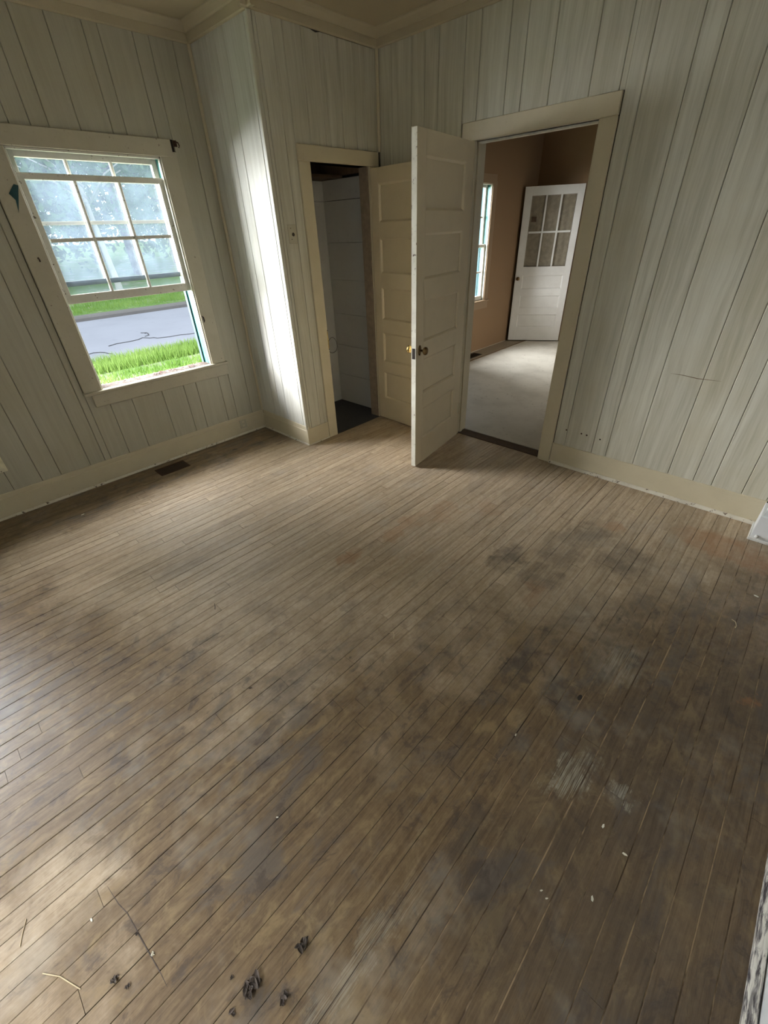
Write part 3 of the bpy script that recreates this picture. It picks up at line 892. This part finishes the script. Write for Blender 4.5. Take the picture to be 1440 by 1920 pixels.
# closet door, folded back to the wall
d2 = empty('door_2', (XB + .012, 2.052, 0), (0, 0, -0.0487))
tagit(d2, 'cream five panel closet door folded back, half hidden behind the open room door', 'door', kind='structure')
# visible face looks to -Y: build mirrored so the room face is local -Y
d2i = d2
panel_door(d2, .560, .034, .080, .080, [(.213, .470), (.560, .819), (.918, 1.177), (1.275, 1.530), (1.630, 1.885)], 1.975, M['door'], .012)
d2.location = (XB + .012, 2.052 + .034, 0)
for zz in (.25, 1.75):
    MB().lathe([(.005, -.04), (.005, .04)], (-.005, -.036, zz), 'z', 10).build('hinge', M['trim'], d2)

# white glazed door in the next room
od = empty('door_3', (.713, 6.128, 0), (0, 0, math.radians(30.73) + math.pi))
tagit(od, 'white door with six curtained panes standing ajar in the next room', 'door', kind='structure')
MD = mat_painted('white_door_paint', (0.70, 0.68, 0.63), 0.45, 0.25)
# hinge on the right, leaf runs to the left; camera side is local +Y
panel_door(od, .768, .036, .085, .100, [(.218, .410), (.492, .672), (.755, .945)], 2.003, MD, ZF2 + .014, (1.052, 1.900))
# curtain behind the panes: gathered cloth with fine ribs
V = []; F = []
nx_, nz_ = 60, 70
for j in range(nz_ + 1):
    for i in range(nx_ + 1):
        x = .09 + .575 * i / nx_; z = 1.06 + .84 * j / nz_
        yy = -.026 + .0022 * math.sin(i * .72 + math.sin(j * .1) * .6) + .0012 * math.sin(j * 2.2)
        V.append((x, yy, z))
for j in range(nz_):
    for i in range(nx_):
        s = j * (nx_ + 1) + i
        F.append([s, s + 1, s + nx_ + 2, s + nx_ + 1])
link('curtain', mesh_from('curtain', V, F), M['curtain'], od, True)
knob(od, .728, .902, 0.0, 1, M['brass_dark'], .024)
box('broken_corner', (.575, -.0165, 1.60), (.64, -.0155, 1.66), M['raw_wood'], od)

# ================================================================== THINGS ON WALLS
# floor vent by the window wall
def floor_vent(name, label, cx, cy, lx, ly, z, mat):
    v = empty(name, (cx, cy, z))
    tagit(v, label, 'vent')
    fr = MB()
    fr.box((-lx / 2, -ly / 2, 0), (lx / 2, -ly / 2 + .012, .004)); fr.box((-lx / 2, ly / 2 - .012, 0), (lx / 2, ly / 2, .004))
    fr.box((-lx / 2, -ly / 2 + .012, 0), (-lx / 2 + .014, ly / 2 - .012, .004)); fr.box((lx / 2 - .014, -ly / 2 + .012, 0), (lx / 2, ly / 2 - .012, .004))
    fr.build('frame', mat, v)
    box('duct', (-lx / 2 + .01, -ly / 2 + .01, .0002), (lx / 2 - .01, ly / 2 - .01, .0008), M['dark_gap'], v)
    n = int((ly - .03) / .012)
    for i in range(n):
        y = -ly / 2 + .018 + i * .012
        MB().prism([(y, .001), (y + .002, .001), (y + .005, .0038), (y + .003, .0038)], 'x', -lx / 2 + .014, lx / 2 - .014).build('slat', mat, v)
    return v
floor_vent('floor_vent', 'dark metal floor vent in the boards below the window', .160, .143, .145, .240, 0.0005, M['rust'])
floor_vent('floor_vent', 'dark floor vent near the left wall of the next room', .125, 4.61, .14, .30, ZF2 - .0035, M['iron'])

# painted over switch plate with a hole
sp1 = empty('switch_plate', (XB - .012, 1.268, 1.580)); tagit(sp1, 'painted over blank plate with a round hole left of the closet', 'wall plate')
box('plate', (0.0003, -.037, -.057), (.006, .037, .057), M['trim_worn'], sp1, .003)
MB().lathe([(.0115, .0062), (.0115, .0072)], (0, .004, -.002), 'x', 20).build('hole', M['dark_gap'], sp1)
for zz in (-.03, .035):
    MB().lathe([(.003, .006), (.0025, .0075)], (0, -.012, zz), 'x', 10).build('screw', M['rust'], sp1)

op = empty('outlet', (PF, -.853, .372)); tagit(op, 'yellowed electrical outlet plate low on the left wall at the frame edge', 'outlet')
box('plate', (.0003, -.036, -.057), (.006, .036, .057), M['plastic'], op, .003)
for zz in (-.025, .025):
    MB().lathe([(.015, .0058), (.015, .0075)], (0, 0, zz), 'x', 18).build('socket', M['plastic'], op)
MB().lathe([(.003, .006), (.0025, .0078)], (0, .0, -.048), 'x', 8).build('screw', M['iron'], op)

rc = empty('covered_outlet', (0.0, .93, .10)); tagit(rc, 'painted over outlet plate set in the baseboard near the closet corner', 'outlet')
box('plate', (-.0036, -.035, -.040), (-.0005, .035, .040), M['trim_worn'], rc, .001)
for zz in (-.018, .018):
    box('socket', (-.0006, -.012, zz - .009), (.0006, .012, zz + .009), M['trim'], rc)

# curtain brackets and hardware around the window
b1 = empty('curtain_bracket', (0.0, .893, 2.118)); tagit(b1, 'rusty curtain bracket at the top right of the window', 'bracket')
box('plate', (.0095, -.010, -.016), (.012, .016, .018), M['rust'], b1, .001)
MB().tube([(.012, 0, .004), (.028, .004, .008), (.042, .010, .002), (.044, .014, -.014), (.036, .012, -.022)], .0042).build('hook', M['rust'], b1, 0, True)
b2 = MB().tube([(.0005, 0, 0), (.014, 0, .003), (.020, .001, -.008), (.016, .001, -.018)], .0038)
b2 = b2.build('hook', M['rust'], None, 0, True); b2.location = (.006, -.150, 1.512)
tagit(b2, 'small rusty hook on the left window casing', 'hook')
tp = MB().prism([(-.118, 1.874), (-.098, 1.868), (-.150, 1.740), (-.140, 1.800), (-.160, 1.83)][::-1], 'x', .0062, .0078).build('paint_peel', M['teal_dark'])
tagit(tp, 'wedge of dark teal bare paint on the upper left window casing', 'paint patch')
lk_ = empty('sash_catch', (-.002, .782, 1.03)); tagit(lk_, 'broken dark sash catch on the right window stop', 'catch')
MB().tube([(.006, .004, .03), (.012, .010, .018), (.012, .012, -.005), (.006, .010, -.02)], [.003, .006, .006, .003]).build('lever', M['iron'], lk_, 0, True)
box('base', (-.004, -.006, -.024), (.004, .004, .03), M['chip_white'], lk_, .002)
# leaf litter along the sill
mb = MB()
r2 = random.Random(5)
for i in range(210):
    y = r2.uniform(0.30, .760) if i % 3 else r2.uniform(-.08, .5)
    x = r2.uniform(-.118, -.035)
    s = r2.uniform(.006, .014)
    a = r2.uniform(0, math.pi)
    z = .6885 + r2.uniform(0, .008)
    c, s_ = math.cos(a) * s, math.sin(a) * s
    q = len(mb.V)
    mb.V += [(x - c, y - s_, z), (x + s_ * .5, y - c * .5, z + r2.uniform(.001, .005)), (x + c, y + s_, z + r2.uniform(0, .003)), (x - s_ * .5, y + c * .5, z + .001)]
    mb.F.append([q, q + 1, q + 2, q + 3])
lt = mb.build('leaf_litter', M['leaf_litter'])
tagit(lt, 'reddish brown leaf litter lying along the open window sill', 'leaf litter', kind='stuff')

# strike plate and wire loop on the closet jamb
st = empty('strike_plate', (XB - .03, C0 - .002, .838)); tagit(st, 'old brass strike plate on the left closet jamb', 'strike plate')
box('plate', (.016, -.0055, -.068), (.0362, .0026, .068), M['brass'], st, .0012)
for zz in (-.074, .074):
    MB().lathe([(.0045, .0345), (.0038, .0365)], (0, 0.0, zz), 'x', 8).build('screw', M['iron'], st)
pts = [(XB - .015 + .006 * math.sin(a * 2), C0 + .052 - .052 * math.cos(a), .785 + .062 * math.sin(a)) for a in [math.radians(20 + i * 17) for i in range(19)]]
wr = MB().tube([(XB - .012, C0 + .003, .835), (XB - .012, C0 + .006, .812)] + pts, .0019, 6).build('wire_loop', M['iron'], None, 0, True)
tagit(wr, 'thin dark wire loop hanging from the closet jamb', 'wire')

# nail holes and scratch on the right wall
for i, (x, z) in enumerate([(2.536, .289), (2.648, .289), (2.687, .287), (2.783, .281)]):
    o = MB().lathe([(.0045, .0002), (.0062, -.0009), (.003, -.0016)], (x, YD + .012, z), 'y', 9).build('nail_hole', M['rust'])
    tagit(o, ['rusty nail stain nearest the doorway casing, low on the right wall', 'left rusty nail stain of the close pair low on the right wall', 'right rusty nail stain of the close pair low on the right wall', 'rusty nail stain farthest from the doorway, low on the right wall'][i], 'nail', 'nail stains low on the right wall')
sc = MB().tube([(3.078, YD + .0118, .796), (3.14, YD + .0116, .797), (3.22, YD + .0118, .790), (3.337, YD + .0116, .794)], [.0004, .0016, .0022, .0004], 6).build('wall_scratch', M['raw_wood_light'])
tagit(sc, 'thin horizontal brown scratch across the right wall planks', 'scratch')
# split strip under the head casing of the closet
for (nm, a, b, lab) in (('head_crack', (1.06 + 1.0, 0), 0, ''),):
    pass

# ================================================================== LITTER ON THE FLOOR
def crumple(name, label, cat, x, y, size, mat, seed, n=5, flat=.45):
    r = random.Random(seed)
    V = []; F = []
    for k in range(n + 3):
        L = size * r.uniform(.45, .8); wd = L * r.uniform(.35, .6)
        a = r.uniform(0, 6.28); tilt = r.uniform(-.5, .9); curl = r.uniform(.6, 1.6)
        ox, oy = r.uniform(-.4, .4) * size, r.uniform(-.7, .7) * size
        zoff = r.uniform(.05, .5) * size
        for t in (0, 1):
            s0 = len(V)
            for i in range(6):
                u = i / 5 * 2 - 1
                for j in range(4):
                    v = (j / 3 * 2 - 1) * (1 - u * u * .75) * r.uniform(.8, 1.1)
                    X_, Y_ = u * L, v * wd
                    Z_ = zoff + curl * v * v * wd * .8 + tilt * u * L * .5 + r.uniform(-.06, .06) * L + t * .0006
                    V.append((ox + X_ * math.cos(a) - Y_ * math.sin(a), oy + X_ * math.sin(a) + Y_ * math.cos(a), max(Z_, .0003 + t * .0005)))
            for i in range(5):
                for j in range(3):
                    q = s0 + i * 4 + j
                    F.append([q, q + 1, q + 5, q + 4])
    me = bpy.data.meshes.new(name); me.from_pydata(V, [], F); me.update()
    o = link(name, me, mat)
    o.location = (x, y, 0.0004)
    return tagit(o, label, cat)
crumple('dead_leaf', 'largest dark crumpled leaf clump at the bottom of the floor', 'leaf', 3.185, -.99, .022, M['leaf_dark'], 3, 8, .7)
crumple('dead_leaf', 'dark crumpled leaf right of and beyond the largest clump', 'leaf', 3.217, -.857, .016, M['leaf_dark'], 4, 6)
crumple('dead_leaf', 'small dark leaf bit just right of the largest clump', 'leaf', 3.257, -.946, .012, M['leaf_dark'], 5, 5)
crumple('dried_berry', 'dark purple dried berry near the lower left of the floor', 'berry', 2.913, -1.228, .010, M['leaf_dark'], 6, 4, .8)
crumple('dried_berry', 'smaller dark crumb beside the purple dried berry', 'berry', 2.947, -1.209, .006, M['leaf_dark'], 7, 3, .8)
crumple('pebble', 'pale pebble on the dark crack at lower left', 'pebble', 2.936, -1.144, .006, M['chip_white'], 8, 3, .9)
crumple('insect_husk', 'tiny dark brown bug husk left of the middle of the floor', 'insect', 2.437, -.532, .005, M['leaf_dark'], 9, 3, .8)
crumple('dirt_clod', 'dark leaf fragment low on the floor below the largest clump', 'dirt', 3.184, -1.05, .010, M['leaf_dark'], 10, 4)
crumple('dirt_clod', 'dark dirt spot at the lower left near the pale straws', 'dirt', 2.864, -1.154, .005, M['leaf_dark'], 13, 3)
crumple('dirt_clod', 'tiny dark speck left of the largest leaf clump', 'dirt', 3.13, -1.02, .005, M['leaf_dark'], 14, 3)
chips = [(3.697, -.046, 'pale chip on the dark boards nearest the right edge'), (3.771, -.076, 'yellowish chip just below the one nearest the right edge'),
         (3.740, -.243, 'long pale chip on a light seam at lower right'), (3.628, -.323, 'left one of two tiny white chips at lower right'),
         (3.647, -.329, 'right one of two tiny white chips at lower right'), (2.917, -.731, 'tiny white chip on the brown boards at lower middle'),
         (3.352, .031, 'small grey chip on a dark seam right of centre'), (3.884, 1.455, 'white paint chip by the right frame edge'),
         (1.649, -.568, 'pale flake on the worn boards at left'), (2.74, -1.233, 'pale splinter chip at the lower left'),
         (.362, -.588, 'pale leaf flake in the dark strip beside the left wall')]
for i, (x, y, lab) in enumerate(chips):
    big = 1.5 if 'flake in' in lab or 'paint chip by' in lab else (1.0 if i < 3 else .75)
    if i == 3 or i == 4 or i == 5: big = .6
    o = MB().prism([(-.007 * big, -.002 * big), (0, -.0035 * big), (.008 * big, 0), (.004 * big, .003 * big), (-.005 * big, .0025 * big)], 'z', 0, .0016).build('paint_chip', M['chip_white'])
    o.location = (x, y, .0004); o.rotation_euler = (0, 0, rnd.uniform(0, 3.1))
    tagit(o, lab, 'chip', 'pale chips scattered on the floor')
def stick(name, label, pts, r, mat, cat='twig'):
    o = MB().tube([(x, y, z + r + .0003) for x, y, z in pts], r, 6).build(name, mat)
    return tagit(o, label, cat)
stick('twig', 'dark twig on the floor near the closet corner', [(.235, .655, 0), (.245, .672, .001), (.250, .69, 0)], .0025, M['leaf_dark'])
stick('twig', 'dark red twig on the boards at left of centre', [(1.905, -.410, 0), (1.887, -.400, 0), (1.868, -.392, .001)], .0016, M['leaf_dark'])
stick('straw', 'pale thin stick on the floor left of the vent', [(.545, -.265, 0), (.556, -.243, 0), (.562, -.215, 0)], .0016, M['straw'], 'stick')
stick('straw', 'pale splinter on the floor close to the right wall', [(3.15, 1.86, 0), (3.197, 1.845, .001), (3.225, 1.835, 0)], .0022, M['straw'], 'stick')
stick('straw', 'curled pale splinter near the right frame edge', [(3.825, 1.20, 0), (3.84, 1.19, .002), (3.848, 1.165, .001), (3.846, 1.15, 0)], .0018, M['straw'], 'stick')
stick('straw', 'pale curled fibre in the middle of the floor', [(2.67, .070, 0), (2.686, .085, .001), (2.70, .075, 0), (2.712, .058, 0)], .0011, M['straw'], 'fibre')
stick('straw', 'hooked pale fibre beside the curled one in mid floor', [(2.692, .118, 0), (2.705, .122, .001), (2.709, .110, 0)], .0010, M['straw'], 'fibre')
stick('straw', 'pale straw at the lower left corner of the floor', [(2.76, -1.355, 0), (2.80, -1.325, 0), (2.865, -1.295, 0)], .0013, M['straw'], 'stick')
stick('straw', 'upright looking pale straw at the lower left frame edge', [(2.60, -1.36, 0), (2.63, -1.375, 0), (2.655, -1.385, 0)], .0011, M['straw'], 'stick')
# crack line across the boards at lower left and a burnt hole
for nm, lab, pts, r in (('floor_gouge', 'long dark gouge running across the boards at lower left', [(2.68, -1.178), (2.76, -1.168), (2.80, -1.158), (2.90, -1.150), (2.99, -1.142), (3.04, -1.140)], .0015),):
    o = MB().tube([(x, y, -.0006) for x, y in pts], [.0008, r, r, r * 1.2, r, .0006], 6).build(nm, M['leaf_dark'])
    tagit(o, lab, 'gouge')
o = MB().lathe([(.001, .0002), (.012, .0005), (.013, .0011), (.006, .0013)], (0, 0, 0), 'z', 9).build('floor_hole', M['dark_gap'])
o.location = (3.465, .337, 0); o.scale = (.6, 1.2, 1)
tagit(o, 'small black hole in the stained boards at centre right', 'hole')

# ================================================================== OUTSIDE
GZ = -0.60
g1_ = box('lawn_near', (-7.1, -14, GZ - .3), (-.26, 16, GZ), M['verge'])
tagit(g1_, 'dry patchy grass verge between the house and the road', 'lawn', kind='structure')
rd = box('road', (-14.05, -40, GZ - .3), (-7.1, 60, GZ + .01), M['asphalt'])
tagit(rd, 'pale cracked asphalt road outside the window', 'road', kind='structure')
kb_ = MB().prism([(-14.05, GZ - .1), (-14.05, GZ + .10), (-14.10, GZ + .15), (-14.45, GZ + .16), (-14.45, GZ - .1)], 'y', -40, 60).build('kerb', M['kerb'])
tagit(kb_, 'dark concrete kerb along the far side of the road', 'kerb', kind='structure')
g2_ = MB().prism([(-14.45, GZ - .2), (-14.45, GZ + .16), (-24, GZ + .45), (-60, GZ + 2.0), (-60, GZ - .2)], 'y', -60, 90).build('lawn_far', M['lawn'])
tagit(g2_, 'bright green lawn across the road', 'lawn', kind='structure')
r3 = random.Random(21)
def crack(pts, lab):
    V = []; F = []
    P_ = []
    for (a, b) in zip(pts[:-1], pts[1:]):
        for t in (0, .25, .5, .75):
            P_.append((a[0] + (b[0] - a[0]) * t + r3.uniform(-.06, .06), a[1] + (b[1] - a[1]) * t + r3.uniform(-.06, .06)))
    P_.append(pts[-1])
    mb = MB().tube([(x, y, GZ + .011) for x, y in P_], .016, 5)
    o = mb.build('road_crack', M['crack']); tagit(o, lab, 'crack')
crack([(-8.6, 4.6), (-8.9, 3.6), (-9.3, 3.4), (-9.0, 2.4)], 'long branching tar crack in the road at right of the view')
crack([(-8.0, 2.2), (-8.5, 1.9), (-8.2, 1.4)], 'short dark crack near the grass verge at left of the view')
crack([(-9.5, 3.5), (-9.9, 3.7), (-10.1, 3.6)], 'small spur of crack towards the middle of the road')
# grass blades on the near verge
def blades(name, label, n, xr, yr, z, h, seed):
    r = random.Random(seed); V = []; F = []
    for i in range(n):
        x = r.uniform(*xr); y = r.uniform(*yr)
        hh = h * r.uniform(.4, 1.2); a = r.uniform(0, 6.28); w = .010
        dx, dy = math.cos(a), math.sin(a)
        lx, ly = r.uniform(-.4, .4) * hh, r.uniform(-.4, .4) * hh
        s = len(V)
        V += [(x - dx * w, y - dy * w, z), (x + dx * w, y + dy * w, z), (x + lx, y + ly, z + hh)]
        F.append([s, s + 1, s + 2])
    me = bpy.data.meshes.new(name); me.from_pydata(V, [], F); me.update()
    o = link(name, me, M['blades']); tagit(o, label, 'grass', kind='stuff')
blades('grass', 'ragged bright grass blades at the near edge of the road', 14000, (-7.3, -6.3), (-.5, 6.5), GZ, .20, 31)
blades('grass', 'sparse grass blades on the dry verge nearer the house', 6000, (-6.08, -4.6), (-1, 6), GZ, .12, 32)
blades('grass', 'soft grass blades on the lawn behind the kerb', 9000, (-18.5, -14.45), (-1, 12), GZ + .2, .16, 33)

# trees across the road
def tree(name, label, x, y, h, crown_r, cz, tone, seed, trunk_r=.22, lean=0.0, nleaf=2600, pale=False):
    r = random.Random(seed)
    t = empty(name, (x, y, GZ + .25)); tagit(t, label, 'tree', 'trees across the road')
    tp_ = [(0, 0, -.5), (.05, .0, .3), (lean * .3, lean * .2, h * .25), (lean * .7, lean * .3, h * .5), (lean, lean * .4, h * .8)]
    mb = MB().tube(tp_, [trunk_r * 1.5, trunk_r * 1.1, trunk_r * .9, trunk_r * .6, trunk_r * .2], 10)
    for k in range(5):
        a = r.uniform(0, 6.28); z0 = h * r.uniform(.3, .6)
        mb.tube([(lean * .4, 0, z0), (lean * .4 + math.cos(a) * crown_r * .4, math.sin(a) * crown_r * .4, z0 + h * .12), (lean * .5 + math.cos(a) * crown_r * .8, math.sin(a) * crown_r * .8, z0 + h * .18)], [trunk_r * .4, trunk_r * .25, trunk_r * .08], 6)
    mb.build('trunk', M['bark'] if not pale else M['closet_board'], t, 0, True)
    V = []; F = []
    clusters = []
    for k in range(16):
        a = r.uniform(0, 6.28); rr = crown_r * math.sqrt(r.uniform(0, 1)) * .75
        clusters.append((math.cos(a) * rr + lean * .5, math.sin(a) * rr, cz + r.uniform(-.55, .6) * (h - cz) * 1.1, crown_r * r.uniform(.28, .5)))
    for i in range(nleaf):
        cx_, cy_, cz_, cr = clusters[i % len(clusters)]
        d = Vector((r.gauss(0, 1), r.gauss(0, 1), r.gauss(0, .8))).normalized() * cr * (r.uniform(.3, 1) ** .5)
        c = Vector((cx_, cy_, cz_)) + d
        s = r.uniform(.10, .24)
        u = Vector((r.gauss(0, 1), r.gauss(0, 1), r.gauss(0, 1))).normalized()
        v = u.orthogonal().normalized()
        q = len(V)
        V += [tuple(c - u * s), tuple(c - v * s * .5), tuple(c + u * s), tuple(c + v * s * .5)]
        F.append([q, q + 1, q + 2, q + 3])
    me = bpy.data.meshes.new('foliage'); me.from_pydata(V, [], F); me.update()
    link('foliage', me, M['leaves'][tone], t)
tl = [(-20.2, 6.6, 7.5, 3.0, 4.2, 1, 'pale thin trunked tree nearest the road in the middle of the window view', .13, True),
      (-24, 3.2, 9.0, 3.6, 4.6, 0, 'deep green round tree at the left of the window view', .3, False),
      (-26, 9.8, 10, 3.9, 4.9, 2, 'pale green tree at the right of the window view', .3, False),
      (-30, 6.5, 13, 4.8, 6.2, 0, 'tall dark tree behind the pale trunked one', .35, False),
      (-31, 14.5, 12, 4.6, 5.8, 1, 'mid green tree at the far right behind the pale tree', .35, False),
      (-32, 0.0, 12, 4.8, 5.6, 1, 'broad mid green tree at the far left of the view', .35, False),
      (-36, 11, 15, 5.5, 7.2, 2, 'tall light crown far behind in the middle', .4, False),
      (-38, 4, 16, 6.0, 7.5, 0, 'tallest dark crown far behind at the left', .4, False),
      (-34, 20, 14, 5.5, 6.5, 0, 'dark tree at the far right edge of the street view', .4, False),
      (-27, 15.8, 8, 3.4, 3.9, 1, 'low bushy tree by the right side of the window view', .25, False)]
for i, (x, y, h, cr, cz, tone, lab, tr, pale) in enumerate(tl):
    tree('tree', lab, x, y, h, cr, cz, tone, 100 + i, tr, .4 if i % 2 else -.3, 3000, pale)
